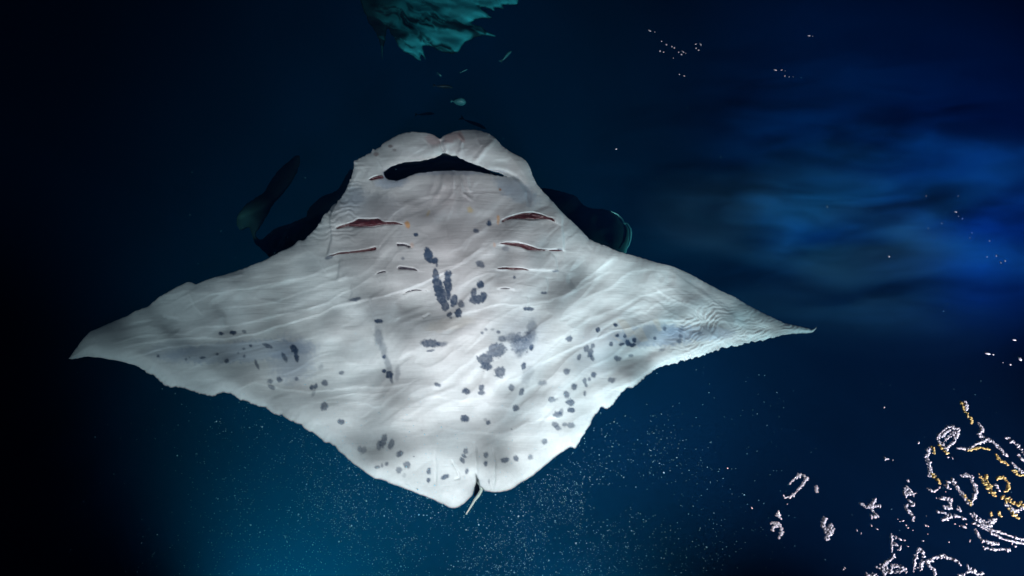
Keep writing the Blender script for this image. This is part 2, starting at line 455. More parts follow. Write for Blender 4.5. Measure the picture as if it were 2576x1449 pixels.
# ridges and grooves of the skin, partly shaped as caustic light lines: (points, height in metres, half width, kind)
CREASES = [
 ([(240, 893), (330, 868), (430, 851), (560, 849), (640, 838), (760, 802), (860, 768), (1000, 738), (1090, 700), (1180, 655), (1255, 590)], .010, 9, 'r'),
 ([(270, 868), (350, 845), (430, 838), (500, 842)], .006, 7, 'r'),
 ([(310, 905), (420, 872), (540, 864), (650, 862), (740, 845)], .007, 8, 'r'),
 ([(430, 850), (520, 820), (600, 815), (720, 790), (830, 760), (930, 700), (1000, 690)], .007, 10, 'r'),
 ([(490, 790), (560, 772), (700, 760), (850, 700), (950, 680)], .005, 12, 'r'),
 ([(430, 800), (480, 760), (520, 740), (640, 722), (790, 690)], .006, 12, 'r'),
 ([(540, 702), (575, 697), (620, 690)], .004, 5, 'r'),
 ([(395, 752), (470, 730), (560, 735)], .006, 14, 'r'),
 ([(545, 745), (570, 790), (575, 830)], -.016, 20, 'r'),
 ([(430, 790), (425, 815), (440, 838)], -.012, 16, 'r'),
 ([(470, 730), (490, 770), (520, 800)], .008, 22, 'r'),
 ([(560, 1000), (640, 960), (780, 990), (870, 975), (960, 973), (1080, 955)], .008, 9, 'r'),
 ([(790, 1010), (880, 992), (990, 985)], .006, 10, 'r'),
 ([(700, 1040), (800, 1015), (900, 1010), (1020, 1030)], .005, 16, 'r'),
 ([(1080, 690), (1160, 662), (1220, 620)], .006, 8, 'r'),
 ([(1150, 655), (1190, 600), (1260, 540), (1300, 500)], .004, 10, 'r'),
 ([(1130, 620), (1120, 560), (1150, 500), (1160, 440)], .004, 9, 'r'),
 ([(1100, 570), (1080, 520), (1110, 470), (1100, 440)], .004, 9, 'r'),
 ([(1190, 505), (1163, 485), (1158, 440)], .006, 4, 'r'), ([(1172, 432), (1176, 470), (1184, 486)], .006, 4, 'r'), ([(1140, 432), (1143, 470), (1135, 500)], .006, 5, 'r'), ([(1115, 436), (1112, 470), (1100, 500)], .005, 5, 'r'), ([(1092, 436), (1090, 470), (1075, 500)], .004, 6, 'r'),
 ([(1040, 500), (1090, 487), (1130, 485)], .003, 5, 's'),
 ([(1160, 490), (1200, 482), (1260, 486)], .003, 5, 's'),
 ([(1090, 795), (1180, 780), (1270, 765), (1380, 760), (1470, 720), (1560, 665)], .007, 14, 'r'),
 ([(1380, 860), (1480, 800), (1560, 770), (1640, 735), (1720, 720)], .006, 15, 'r'),
 ([(1320, 965), (1370, 910), (1450, 868), (1560, 830), (1690, 800), (1800, 810), (1960, 825)], .009, 12, 'r'),
 ([(1400, 760), (1480, 700), (1540, 650), (1560, 648)], .008, 14, 'r'),
 ([(1430, 770), (1520, 730), (1590, 680), (1660, 675)], .007, 16, 'r'),
 ([(1440, 660), (1470, 690), (1430, 720)], -.010, 26, 'r'),
 ([(1650, 700), (1680, 690), (1690, 720)], -.006, 14, 'r'),
 ([(1610, 800), (1660, 760), (1720, 760), (1790, 770)], .005, 14, 'r'),
 ([(1500, 1000), (1600, 950), (1690, 900), (1790, 860), (1900, 838), (2000, 830)], .008, 12, 'r'),
 ([(1480, 930), (1580, 905), (1680, 880)], -.005, 14, 'r'),
 ([(1470, 560), (1460, 590), (1500, 640)], .004, 14, 'r'),
 ([(760, 620), (800, 640), (830, 700)], .004, 14, 'r'),
 ([(1000, 1040), (1060, 1000), (1200, 1010), (1350, 1040)], .005, 26, 'r'),
 ([(960, 1110), (1100, 1080), (1260, 1085), (1400, 1050), (1480, 1030)], .006, 22, 'r'),
 ([(900, 1090), (990, 1060), (1080, 1070)], .005, 20, 'r'),
 ([(1290, 1000), (1350, 960), (1400, 940)], .005, 16, 'r'),
 # head: folds of the lips
 ([(1107, 348), (1111, 366), (1118, 384)], -.012, 4, 'r'),
 ([(1117, 350), (1121, 368), (1124, 384)], .006, 5, 'r'),
 ([(1150, 334), (1163, 352), (1160, 376), (1148, 392)], .006, 4.5, 'r'),
 ([(1196, 330), (1200, 355), (1212, 372)], .004, 5, 'r'),
 ([(1247, 352), (1222, 372), (1205, 400), (1190, 410)], .007, 6, 'r'),
 ([(1270, 372), (1300, 410), (1320, 440), (1340, 480)], .005, 8, 'r'),
 ([(1230, 425), (1280, 436), (1310, 455), (1330, 480), (1335, 520)], -.010, 5, 'r'),
 ([(1010, 342), (1012, 380), (1000, 405)], .004, 8, 'r'),
 ([(1060, 345), (1080, 360), (1095, 392)], .004, 7, 'r'),
 ([(965, 365), (950, 400), (965, 430)], .004, 8, 'r'),
 ([(893, 405), (905, 430), (880, 470), (850, 510)], .007, 8, 'r'),
 ([(940, 385), (960, 400), (1060, 392), (1100, 380)], .003, 8, 'r'),
 # gill plates: stepped edges
 ([(1395, 500), (1410, 535), (1416, 590), (1420, 633)], .012, 10, 's'),
 ([(1385, 636), (1400, 655), (1402, 688)], .008, 9, 's'),
 ([(1375, 700), (1378, 720), (1376, 738)], .006, 8, 's'),
 ([(1325, 745), (1330, 777)], .004, 7, 's'),
 ([(850, 505), (832, 545), (830, 600), (822, 646)], -.014, 10, 's'),
 ([(853, 650), (850, 680), (846, 706)], -.010, 9, 's'),
 ([(884, 712), (884, 735), (879, 756)], -.007, 8, 's'),
 ([(930, 748), (938, 780), (946, 806)], -.006, 8, 's'),
 ([(843, 574), (880, 566), (930, 568), (970, 562), (1016, 565)], -.016, 12, 's'),
 ([(822, 646), (860, 636), (900, 633), (948, 622)], -.012, 10, 's'),
 ([(998, 614), (1020, 615), (1035, 622)], -.008, 8, 's'),
 ([(945, 691), (960, 683), (976, 686)], -.007, 8, 's'),
 ([(998, 673), (1020, 674), (1054, 682)], -.008, 8, 's'),
 ([(1012, 740), (1029, 731), (1047, 728), (1082, 733)], -.006, 7, 's'),
 ([(1260, 557), (1290, 545), (1341, 536), (1380, 550), (1400, 560)], -.014, 12, 's'),
 ([(1254, 614), (1299, 613), (1345, 628), (1420, 632)], -.013, 11, 's'),
 ([(1243, 677), (1290, 675), (1336, 681), (1400, 684)], -.009, 10, 's'),
 ([(1250, 727), (1271, 724), (1295, 728)], -.006, 8, 's'),
 ([(930, 452), (945, 446), (966, 444)], -.008, 8, 's'),
 # tail end: fine pelvic creases
 ([(1136, 1155), (1148, 1180), (1156, 1203), (1141, 1209)], -.008, 2.6, 'r'),
 ([(1238, 1125), (1246, 1160), (1244, 1200), (1240, 1236)], -.007, 2.6, 'r'),
 ([(1092, 1131), (1098, 1170), (1097, 1225)], -.005, 2.6, 'r'),
 ([(1190, 1110), (1196, 1150), (1200, 1195)], -.008, 4.0, 'r'),
 ([(1062, 800), (1075, 793), (1085, 790)], -.006, 2.5, 'r'),
 ([(940, 810), (948, 850), (958, 900), (975, 950)], -.010, 14, 'r'),
]


def flow_noise(px, py):
    """skin folds that run along the wings"""
    wx = px + 26 * fbm(px / 210, py / 210, 61, 2); wy = py + 26 * fbm(px / 190, py / 190, 71, 2)
    def streak(ang, sl, sw, seed, o=4):
        c, s = math.cos(R(ang)), math.sin(R(ang))
        return fbm((wx * c + wy * s) / sl, (-wx * s + wy * c) / sw, seed, o, 0.52)
    left = streak(-20, 230, 42, 101, 3)
    mid = streak(-32, 170, 46, 131, 3)
    right = streak(26, 190, 24, 151, 3)
    wl_ = np.clip((1000 - px) / 180, 0, 1)
    wr_ = np.clip((px - 1560) / 160, 0, 1)
    body = left * wl_ + mid * (1 - wl_) * (1 - wr_) + right * wr_
    ridged = 1 - np.abs(body)
    return body, ridged


def belly_top(px, py, s):
    cxn = (px - 1140) / 330; cyn = (py - 800) / 470
    dome = 0.10 * np.exp(-(cxn ** 2 + cyn ** 2) * 1.3)
    edge = -0.022 * np.exp(-s / 14)                              # rolls over at the rim
    tip = -0.14 * np.clip((np.abs(px - 1140) - 450) / 600, 0, 1) ** 1.5
    h = -0.17 + dome + edge + tip
    body, ridged = flow_noise(px, py)
    soft = np.clip(s / 30, 0, 1)
    calm = 1.0 - 0.5 * np.clip((py - 980) / 130, 0, 1)
    h += soft * calm * (0.0042 * body + 0.0022 * ridged ** 4)
    h += soft * 0.012 * fbm(px / 95, py / 70, 211, 2)
    # the choppy right wing tip and the ruffled left side of the head
    chop = np.clip((px - 1640) / 120, 0, 1)
    h += chop * 0.0016 * (1 + fbm(px / 30, py / 30, 233, 2)) * np.sin((px * 0.55 + py * 1.0 + 22 * fbm(px / 60, py / 45, 231, 3)) / 1.9) * np.clip((py - 700 - (px - 1640) * 0.2) / 60, 0, 1)
    chop2 = np.clip((930 - px) / 50, 0, 1) * np.clip((620 - py) / 40, 0, 1)
    h += chop2 * 0.0017 * np.sin((py * 1.0 + px * 0.15 + 10 * fbm(px / 30, py / 30, 241, 2)) / 2.4)
    for pts, amp, w, kind in CREASES:
        p = np.asarray(pts, float)
        pad = 5 * w
        m = (px > p[:, 0].min() - pad) & (px < p[:, 0].max() + pad) & (py > p[:, 1].min() - pad) & (py < p[:, 1].max() + pad)
        if not m.any():
            continue
        ww = w * (1 + 0.25 * fbm(px[m] / 40, py[m] / 40, 301, 2))
        jx = px[m] + 0.35 * w * fbm(px[m] / 50, py[m] / 50, 311, 2); jy = py[m] + 0.35 * w * fbm(px[m] / 50, py[m] / 50, 321, 2)
        d, side, al = seg_dist(jx, jy, pts)
        fade = np.clip(np.minimum(al, 1 - al) * 6, 0, 1) if kind == 'r' else np.clip(np.minimum(al, 1 - al) * 12 + 0.15, 0, 1)
        if kind == 'r' and amp > 0 and w >= 7:
            # soft fold, crisp edge towards the lamp, shaped to draw a caustic line
            below = np.abs(pts[-1][0] - pts[0][0]) > 0 and pts[-1][0] > pts[0][0]
            lower = (side > 0) if below else (side < 0)
            wid = np.where(lower, 0.22 * ww, 2.1 * ww)
            h[m] += amp * 0.55 * np.exp(-(d / wid)) * fade
        elif kind == 'r':
            h[m] += amp * np.exp(-(d / ww) ** 2) * fade
        else:
            h[m] += amp * 0.42 * np.tanh(side * d / 1.5) * np.exp(-(d / (2.2 * ww)) ** 1.4) * fade
    # slits sink in
    for ring in SLITS:
        p = np.asarray(ring, float)
        m = (px > p[:, 0].min() - 8) & (px < p[:, 0].max() + 8) & (py > p[:, 1].min() - 8) & (py < p[:, 1].max() + 8)
        if m.any():
            sd = signed_rings(px[m], py[m], [p])
            h[m] -= 0.012 * np.clip((sd + 0.5) / 3, 0, 1)
    return h


def belly_thick(px, py, s):
    core = 0.28 * np.exp(-(((px - 1140) / 300) ** 2 + ((py - 760) / 380) ** 2))
    return 0.006 + (0.035 + core) * (1 - np.exp(-s / 55))


SLITS = [
 [(1260, 555), (1276.7, 546.5), (1294, 540.4), (1316.6, 534.4), (1341, 533), (1360, 537.8), (1377.4, 545.6), (1391.3, 548.2), (1397, 559), (1382.6, 552), (1365.2, 551.8), (1337.4, 554.4), (1320, 552.7), (1288.8, 551), (1273.2, 554.4), (1264.5, 560.4)],
 [(1254, 613), (1275, 608.9), (1299.2, 609), (1323.5, 614), (1341, 620), (1354.8, 626), (1380.8, 628.8), (1405, 627), (1419, 631.6), (1405, 631.5), (1380, 632), (1354.8, 630.8), (1344, 631.7), (1327, 630), (1309.6, 622), (1292.3, 618.7), (1275, 616)],
 [(1243.7, 676.7), (1264.5, 672), (1290.6, 673), (1314.9, 674), (1335.7, 681), (1316.6, 678.6), (1294, 679.8), (1271.5, 677)],
 [(1250.6, 726.5), (1271.5, 723), (1293, 727), (1271, 726.5)],
 [(843.5, 574), (861.7, 565.4), (887.7, 557.5), (900.8, 548), (932, 549.4), (952.9, 548), (965.9, 559), (994.5, 557.5), (1015.4, 565), (999.7, 564.8), (965.9, 566), (937.2, 572.6), (900.8, 572.6), (874.7, 570), (848.7, 576.5)],
 [(822.6, 645.8), (853.9, 634.4), (900.8, 630.5), (926.8, 625.3), (947.6, 620), (946.3, 629.9), (926.8, 632.5), (895.6, 636.4), (859, 639)],
 [(998.4, 612), (1020.6, 613.5), (1035.9, 621), (1028.4, 624.7), (1018, 618), (1005, 619), (999, 620)],
 [(945, 691), (955, 684), (965.9, 680.7), (976, 686), (965, 685), (955, 688)],
 [(998.4, 674.5), (1005, 669), (1020.6, 671.6), (1041.4, 674.2), (1053, 682), (1038.8, 680), (1022, 678.5), (1003, 678)],
 [(1012.7, 741), (1028.4, 730.5), (1046.6, 727.8), (1080, 732.5), (1046, 730.5), (1030, 734)],
 [(926.8, 452.5), (942.4, 443), (963.3, 440), (966, 448.5), (950, 450), (938, 454)],
]

# dark patches of the belly: x, y, half width, half height, turn in degrees, depth of colour, softness
SPOTS = [
 (1078, 642, 11, 20, -15, 1, 2.5), (1094, 656, 8, 8, 0, 1, 2.5), (1099, 667, 3, 5, 0, .8, 2), (1096, 694, 8, 20, -5, .9, 2.5), (1101, 722, 13, 24, -12, .95, 3), (1110, 745, 14, 24, -18, .95, 3), (1119, 771, 11, 13, -10, .9, 2.5),
 (1127, 688, 10, 8, 20, .9, 2.5), (1127, 716, 10, 27, -4, .95, 2.5), (1129, 742, 6, 13, 0, .9, 2.5), (1142, 757, 9, 17, 8, .95, 2.5), (1160, 765, 9, 10, 0, .8, 3), (1153, 787, 9, 12, 0, .95, 2.5), (1130, 791, 8, 5, -20, .9, 2),
 (1134, 799, 4, 3, 0, .8, 2), (1208, 665, 12, 8, 25, .75, 3), (1208, 716, 9, 11, 0, 1, 2.5), (1192, 738, 8, 13, 12, .85, 2.5), (1202, 754, 22, 11, -8, .9, 3), (1217, 745, 10, 11, 0, .9, 2.5), (1294, 698, 4, 4, 0, .8, 2),
 (953, 808, 12, 6, 5, 1, 2), (893, 753, 15, 5, -8, .8, 2.5), (1369, 737, 9, 3.5, 0, .8, 2), (1329, 777, 13, 5, 3, .9, 2.5), (1405, 629, 10, 3, 0, .7, 2), (1397, 682, 9, 3, 0, .7, 2), (828, 647, 12, 5, -25, .7, 3), (1372, 560, 4, 8, -30, 0, 3),
 (966, 898, 5, 5, 0, 1, 2), (966, 933, 6, 5, 0, 1, 2), (980, 943, 10, 10, -20, 1, 3), (985, 957, 4, 8, -10, .7, 3), (952, 846, 10, 24, -5, .5, 9), (964, 878, 9, 20, -12, .4, 9), (976, 915, 8, 20, -15, .4, 8), (1000, 940, 6, 18, 5, .4, 8),
 (1083, 864, 25, 10, 5, .85, 4), (1109, 866, 15, 6, 0, .6, 5), (1083, 882, 11, 3, -8, .8, 2), (1120, 862, 8, 4, 0, .3, 4), (1046, 590, 6, 5, 0, .95, 2), (1198, 581, 8, 6, 0, .8, 3), (1230, 561, 6, 8, 0, 1, 3), (1273, 626, 10, 6, 0, .4, 4),
 (1013, 650, 4, 4, 0, .6, 2), (1222, 829, 4, 4, 0, .6, 3), (1213, 838, 4, 4, 0, .7, 2), (1239, 829, 5, 3, 0, .4, 3), (1254, 835, 5, 5, 0, .8, 2), (1263, 852, 10, 8, 0, .7, 4), (1291, 850, 22, 13, 0, .6, 9), (1310, 864, 24, 24, -15, .72, 10),
 (1338, 826, 12, 22, 8, .5, 10), (1333, 850, 18, 18, 0, .6, 10), (1306, 890, 8, 10, 0, .5, 8), (1337, 874, 6, 8, 10, 1, 2.5), (1250, 881, 24, 17, -5, .78, 4), (1221, 903, 20, 16, 0, .82, 3.5), (1224, 922, 15, 11, 0, .88, 3), (1257, 936, 14, 15, 10, .8, 3),
 (1317, 921, 6, 10, 15, .9, 2.5), (1326, 944, 13, 26, 18, .30, 10), (1364, 964, 11, 7, -5, .55, 3.5), (1286, 975, 8, 9, 5, .75, 3), (1312, 986, 6, 11, 25, .75, 2.5), (1432, 852, 9, 7, -20, .85, 3), (1457, 899, 5, 8, 20, .8, 2.5), (1425, 934, 9, 8, 0, .75, 3),
 (1444, 972, 7, 9, 0, .8, 3), (1425, 993, 8, 9, 0, .75, 3), (859, 938, 6, 5, 0, .75, 3), (817, 963, 8, 7, 0, .8, 3), (807, 924, 6, 6, 0, .35, 5), (784, 975, 6, 7, 0, .85, 2.5), (794, 972, 5, 7, 10, .85, 2.5), (789, 989, 4, 10, 20, .4, 4),
 (1101, 968, 9, 5, 10, .8, 2.5), (1172, 984, 10, 8, 5, .9, 3), (1211, 975, 8, 8, 0, .85, 2.5), (1211, 988, 9, 6, 0, .8, 2.5), (815, 1022, 9, 11, 25, .75, 3), (858, 1061, 10, 7, 10, .8, 3),
 (964, 1110, 8, 19, 16, .72, 3.5), (953, 1121, 6, 12, 8, .6, 3), (984, 1118, 7, 14, 18, .7, 3), (905, 1130, 6, 9, -15, .5, 3), (915, 1133, 7, 10, 30, .5, 3), (1006, 1142, 10, 7, -35, .75, 3), (1024, 1169, 9, 9, 30, .7, 3), (1003, 1183, 7, 9, 0, .6, 3),
 (1017, 1196, 5, 6, 0, .25, 3), (949, 1175, 7, 4, 0, .65, 2.5), (961, 1171, 2.5, 6, 0, .6, 2), (973, 1167, 5, 4, -20, .7, 2.5), (1079, 1185, 6, 9, 0, .8, 2.5), (1078, 1208, 5, 6, 0, .85, 2.5), (1119, 1200, 11, 6, -22, .85, 3),
 (1171, 1135, 6, 8, 0, .75, 2.5), (1167, 1147, 7, 4, 35, .75, 2), (1163, 1158, 9, 5, 50, .75, 2.5), (1174, 1186, 5, 7, 0, .75, 2.5), (1222, 1145, 6, 8, 0, .75, 2.5), (1222, 1166, 5, 7, 0, .85, 2.5), (1230, 1211, 2, 6, 0, .6, 2),
 (1270, 1157, 11, 7, -15, .85, 3), (1298, 1153, 7, 8, 0, .8, 2.5), (1335, 1149, 7, 7, 0, .65, 3), (1369, 1111, 8, 7, 0, .7, 3), (1169, 1053, 12, 9, -8, .9, 3), (1228, 1063, 6, 6, 0, .85, 3), (1221, 1056, 4, 4, 0, .4, 3), (1298, 1026, 8, 8, 0, .8, 3),
 (1388, 1005, 9, 8, 0, .65, 3), (1400, 1004, 4, 3, 0, .4, 3), (1434, 1012, 11, 9, 0, .85, 3), (1437, 1032, 10, 7, 10, .9, 2.5), (1404, 1042, 13, 8, -10, .75, 3), (1411, 1036, 5, 10, 20, .6, 3), (1396, 1068, 9, 7, 0, .65, 3), (1403, 1076, 9, 6, 20, .7, 3), (1421, 1068, 7, 6, 0, .65, 3), (1437, 1070, 9, 7, 0, .65, 3),
 (1504, 830, 6, 6, 0, 1, 2), (1548, 818, 6, 5, 10, 1, 2), (1475, 877, 7, 10, 20, .75, 2.5), (1491, 870, 5, 7, 10, .75, 2.5), (1485, 888, 7, 12, 22, .8, 2.5), (1490, 900, 5, 9, -15, .75, 2.5), (1553, 844, 5, 5, 0, 1, 2), (1572, 845, 4, 6, 0, .8, 2), (1537, 865, 5, 6, 20, .8, 2), (1564, 866, 7, 4, -10, .9, 2), (1579, 861, 7, 8, 0, 1, 2), (1596, 856, 5, 7, -30, 1, 2),
 (1590, 868, 10, 5, 0, 1, 2), (1647, 851, 4, 4, 0, .8, 2), (1672, 827, 5, 5, 0, .7, 2.5), (1554, 902, 9, 7, 25, .75, 2.5), (1587, 895, 7, 4, -5, .65, 2.5), (1714, 829, 7, 6, 0, .5, 4), (1712, 845, 5, 5, 0, .55, 3), (1709, 859, 7, 6, 0, .6, 3), (1665, 880, 7, 4, -10, .6, 3), (1760, 838, 6, 4, 0, .5, 3),
 (1539, 956, 10, 7, 5, .7, 3), (1493, 943, 8, 7, -20, .85, 3), (1471, 958, 5, 8, 10, .75, 2.5), (1483, 954, 4, 5, 0, .65, 2.5), (1474, 969, 4, 6, -15, .75, 2.5), (1471, 990, 4, 7, 10, .7, 2.5),
 (556, 839, 7, 4, 8, .9, 2), (586, 837, 8, 6, 8, 1, 2), (614, 834, 6, 4, 20, .6, 2.5), (398, 896, 4, 4, 0, .75, 2), (468, 904, 3, 4, 0, .6, 2), (477, 899, 2, 2, 0, .6, 2), (510, 900, 8, 3, -5, .8, 2), (546, 891, 4, 3, -25, .8, 2), (570, 908, 6, 6, -10, .8, 2.5), (614, 896, 4, 4, 0, .7, 2), (599, 888, 3, 2, 0, .6, 2), (613, 877, 4, 3, 0, .7, 2), (631, 870, 4, 4, 0, .8, 2),
 (673, 870, 14, 5, 24, .75, 3), (646, 917, 4, 14, -22, .7, 3), (716, 899, 6, 13, -30, .75, 3), (740, 880, 8, 14, -38, .95, 2.5), (746, 900, 6, 11, -10, .95, 2.5), (679, 959, 7, 6, 0, .7, 3), (683, 974, 10, 5, 30, .65, 3), (703, 955, 7, 8, -20, .8, 3), (746, 953, 5, 5, 0, .7, 2.5),
 (1041, 1148, 1.6, 1.6, 0, .8, 1), (1287, 1080, 1.6, 1.6, 0, .8, 1),
]
# large faint slate blue areas, orange and brown stains, painted gill plate shading: x, y, half width, half height, turn, amount, colour
SLATE = (0.17, 0.26, 0.42)
STAINS_AND_SHADE = [
 (600, 885, 190, 26, -4, .34, SLATE), (735, 905, 55, 55, 0, .30, SLATE), (430, 880, 60, 22, -10, .14, SLATE), (1320, 850, 60, 60, 0, .10, SLATE),
 (1650, 845, 110, 26, -2, .42, SLATE), (1760, 838, 90, 18, 0, .30, SLATE), (1500, 890, 60, 70, 10, .12, SLATE),
 (985, 455, 40, 18, -10, .30, SLATE), (1300, 480, 60, 26, 30, .38, (0.14, 0.22, 0.32)), (885, 495, 32, 30, 0, .35, (0.16, 0.22, 0.30)), (1120, 432, 150, 8, 0, .25, SLATE),
 (915, 525, 95, 40, 0, .36, (0.20, 0.21, 0.25)), (895, 605, 85, 32, 0, .38, (0.25, 0.23, 0.24)), (920, 672, 85, 26, 0, .32, (0.28, 0.27, 0.28)), (960, 720, 80, 24, 0, .20, (0.28, 0.27, 0.28)), (955, 780, 30, 34, 0, .25, (0.30, 0.30, 0.32)),  # left gill plates: shading painted into the skin colour
 (1335, 590, 85, 28, 0, .16, (0.30, 0.28, 0.29)), (1320, 655, 85, 22, 0, .24, (0.30, 0.28, 0.29)), (1295, 705, 60, 18, 0, .22, (0.30, 0.28, 0.29)), (1280, 738, 35, 14, 0, .2, (0.3, 0.3, 0.32)), (1155, 480, 10, 60, 0, .25, (0.32, 0.32, 0.33)), (1110, 480, 7, 45, 3, .12, (0.35, 0.35, 0.36)),  # right gill plates: shading painted in, plus darker throat strips
 (1025, 565, 6, 9, -15, .85, (0.62, 0.34, 0.18)), (1253, 553, 4, 12, 0, .7, (0.62, 0.34, 0.18)), (1037, 617, 5, 7, 0, .4, (0.6, 0.35, 0.25)), (1244, 616, 3, 6, 0, .6, (0.60, 0.32, 0.2)), (1183, 528, 7, 9, -30, .55, (0.58, 0.42, 0.2)), (1077, 537, 3, 9, 25, .4, (0.58, 0.42, 0.2)), (1258, 477, 3, 3, 0, .9, (0.3, 0.14, 0.07)), (1130, 815, 60, 16, -10, .18, (0.62, 0.50, 0.34)),
 (1090, 352, 20, 14, 30, .45, (0.42, 0.22, 0.22)), (1135, 345, 22, 12, -25, .5, (0.46, 0.24, 0.23)), (1160, 345, 7, 16, -20, .5, (0.5, 0.25, 0.22)), (1170, 365, 60, 30, 0, .16, (0.40, 0.32, 0.36)), (1030, 365, 70, 28, 0, .18, (0.36, 0.33, 0.36)),
 (982, 368, 6, 4, 0, .8, (0.12, 0.07, 0.07)), (992, 377, 5, 3, 0, .6, (0.12, 0.07, 0.07)), (946, 388, 7, 5, 0, .6, (0.2, 0.1, 0.09)), (1245, 346, 6, 4, 20, .7, (0.08, 0.09, 0.15)),
 (980, 437, 14, 12, 0, .9, (0.06, 0.13, 0.30)),
]
QUILT = [((1548, 800), (1575, 805), (1600, 840), (1580, 852)), ((1588, 835), (1614, 820), (1632, 858), (1612, 862)), ((1640, 805), (1656, 800), (1668, 832), (1656, 835)), ((1530, 840), (1546, 846), (1572, 858), (1556, 860))]


def blob(px, py, x, y, rx, ry, ang, soft, seed):
    c, s = math.cos(R(ang)), math.sin(R(ang))
    m = (np.abs(px - x) < max(rx, ry) * 2 + 3 * soft) & (np.abs(py - y) < max(rx, ry) * 2 + 3 * soft)
    qx = px[m] - x; qy = py[m] - y
    rough = min(rx, ry) * 0.22
    qx = qx + rough * fbm(px[m] / 5.5, py[m] / 5.5, seed, 3); qy = qy + rough * fbm(px[m] / 5.5, py[m] / 5.5, seed + 33, 3)
    u = (qx * c + qy * s) / rx; v = (-qx * s + qy * c) / ry
    r = np.sqrt(u * u + v * v)
    d = (r - 1) * math.sqrt(rx * ry)
    return m, np.clip(0.5 - d / (2 * soft), 0, 1)


def belly_color(px, py, s):
    base = np.tile(np.array([[0.62, 0.63, 0.64]]), (len(px), 1))
    v = fbm(px / 60, py / 40, 401, 4)
    base *= (1 + 0.06 * v)[:, None]
    head_shade = np.exp(-(((px - 1130) / 290) ** 2 + ((py - 500) / 210) ** 2))  # darker, pinkish head: weaker lamp light painted into the skin colour
    base *= 1 - 0.34 * head_shade[:, None] * np.array([[0.78, 1.0, 0.98]])
    for x, y, rx, ry, a, k, c in STAINS_AND_SHADE:
        m, w = blob(px, py, x, y, rx, ry, a, max(1.5, 0.45 * min(rx, ry)), 7)
        w = (w * w * (3 - 2 * w) * k * (1 + 0.25 * v[m]))[:, None]
        base[m] = base[m] * (1 - w) + np.array(c) * w
    for q in QUILT:
        sd = signed_rings(px, py, [q]) if True else 0
        w = (np.clip(sd / 2, 0, 1) * 0.5)[:, None]
        base = base * (1 - w) + np.array([0.62, 0.56, 0.50]) * w
    dark = np.zeros(len(px))
    for x, y, rx, ry, a, k, sf in SPOTS:
        if k <= 0:
            continue
        m, w = blob(px, py, x, y, rx, ry, a, sf * 0.75, 77)
        w = w * w * (3 - 2 * w) * k
        dark[m] = 1 - (1 - dark[m]) * (1 - w)
    dark = np.clip(dark * (1 + 0.12 * fbm(px / 4, py / 4, 501, 2)), 0, 1)
    ink = np.array([[0.012, 0.040, 0.095]])
    base = base * (1 - 0.93 * dark[:, None]) + ink * 0.93 * dark[:, None]
    # dark back skin shows as a thin rim along the trailing edge
    rim = np.exp(-s / 1.5) * ((py > 930) | (px > 1990))
    base = base * (1 - 0.8 * rim[:, None]) + np.array([[0.02, 0.03, 0.04]]) * 0.8 * rim[:, None]
    return np.clip(base, 0.002, 0.85)


cx0, cy0 = place(np.array([1140.0]), np.array([800.0]), np.array([-0.1]))
manta = empty('manta_ray', (float(cx0[0]), float(cy0[0]), -0.1),
              'large manta ray with white belly and blue-black spots, mouth open, at the water surface', 'manta ray', 'manta rays in the lamp light')
v, f, c = sheet_body([OUT_R, MOUTH_R], 2.3, belly_top, belly_thick, belly_color, (0.02, 0.024, 0.03))
body = link_mesh('body', v, f, SKIN, manta, colors=c)


def fan_patch(ring, zfn, name, mat, parent, depth=0.02, step=2.5):
    """small closed piece following a ring, with its own thickness"""
    rr = [refine(ring, 3.0, None)]
    v, f, c = sheet_body(rr, step, zfn, lambda x, y, s: 0.004 + 0 * x, lambda x, y, s: np.zeros((len(x), 3)) + 0.5, (0.5, 0.5, 0.5))
    return link_mesh(name, v, f, mat, parent)


# the dark hollow of the open mouth
v, f, c = sheet_body([refine([(x + (1 if x > 1120 else -1) * 5, y + (6 if y > 425 else -6)) for x, y in MOUTH_RING], 5)], 4.0,
                     lambda x, y, s: -0.185 - 0.16 * (1 - np.exp(-s / 9)), lambda x, y, s: 0.01 + 0 * x,
                     lambda x, y, s: np.zeros((len(x), 3)) + 0.01, (0.01, 0.01, 0.01))
link_mesh('mouth', v, f, MOUTH, manta)

def thinner(ring, k):
    p = np.asarray(ring, float)
    c0, c1 = p[:, 0].mean(), p[:, 1].mean()
    A = np.polyfit(p[:, 0] - c0, p[:, 1] - c1, 2)
    mid = np.polyval(A, p[:, 0] - c0) + c1
    return [(x, m_ + (y - m_) * k) for (x, y), m_ in zip(p, mid)]


for i, ring in enumerate(SLITS):
    ring = thinner(ring, 0.80)
    cxm = np.mean([p[0] for p in ring]); cym = np.mean([p[1] for p in ring])
    def ztop(x, y, s, ring=ring):
        return belly_top(x, y, np.full(len(x), 200.0)) + 0.002 + 0.004 * np.clip(s / 3, 0, 1) + 0.002 * fbm(x / 6, y / 2.5, 600 + i, 2)
    fan_patch(ring, ztop, 'gill_slit', GILL if i not in (3, 6, 7, 8, 9) else GILL_DARK, manta, step=1.6)

# tail hanging from the cleft between the pelvic fins
tp = [(1199, 1196, -.21), (1202, 1208, -.215), (1209, 1220, -.215), (1211, 1232, -.21), (1204, 1246, -.21), (1194, 1258, -.21), (1187, 1270, -.21), (1180, 1282, -.215), (1172, 1294, -.22)]
path = []
for x, y, z in refine(np.array(tp)[:, :2], 2.5, closed=False).tolist() and [(a, b, -.213) for a, b in refine(np.array(tp)[:, :2], 2.5, closed=False)]:
    wx, wy = place(np.array([x]), np.array([y]), np.array([z])); path.append((float(wx[0]), float(wy[0]), z))
nr = len(path)
tube(path, [0.0105 * (1 - 0.72 * (k / (nr - 1)) ** 1.5) for k in range(nr)], 'tail', TAIL, manta, 10)
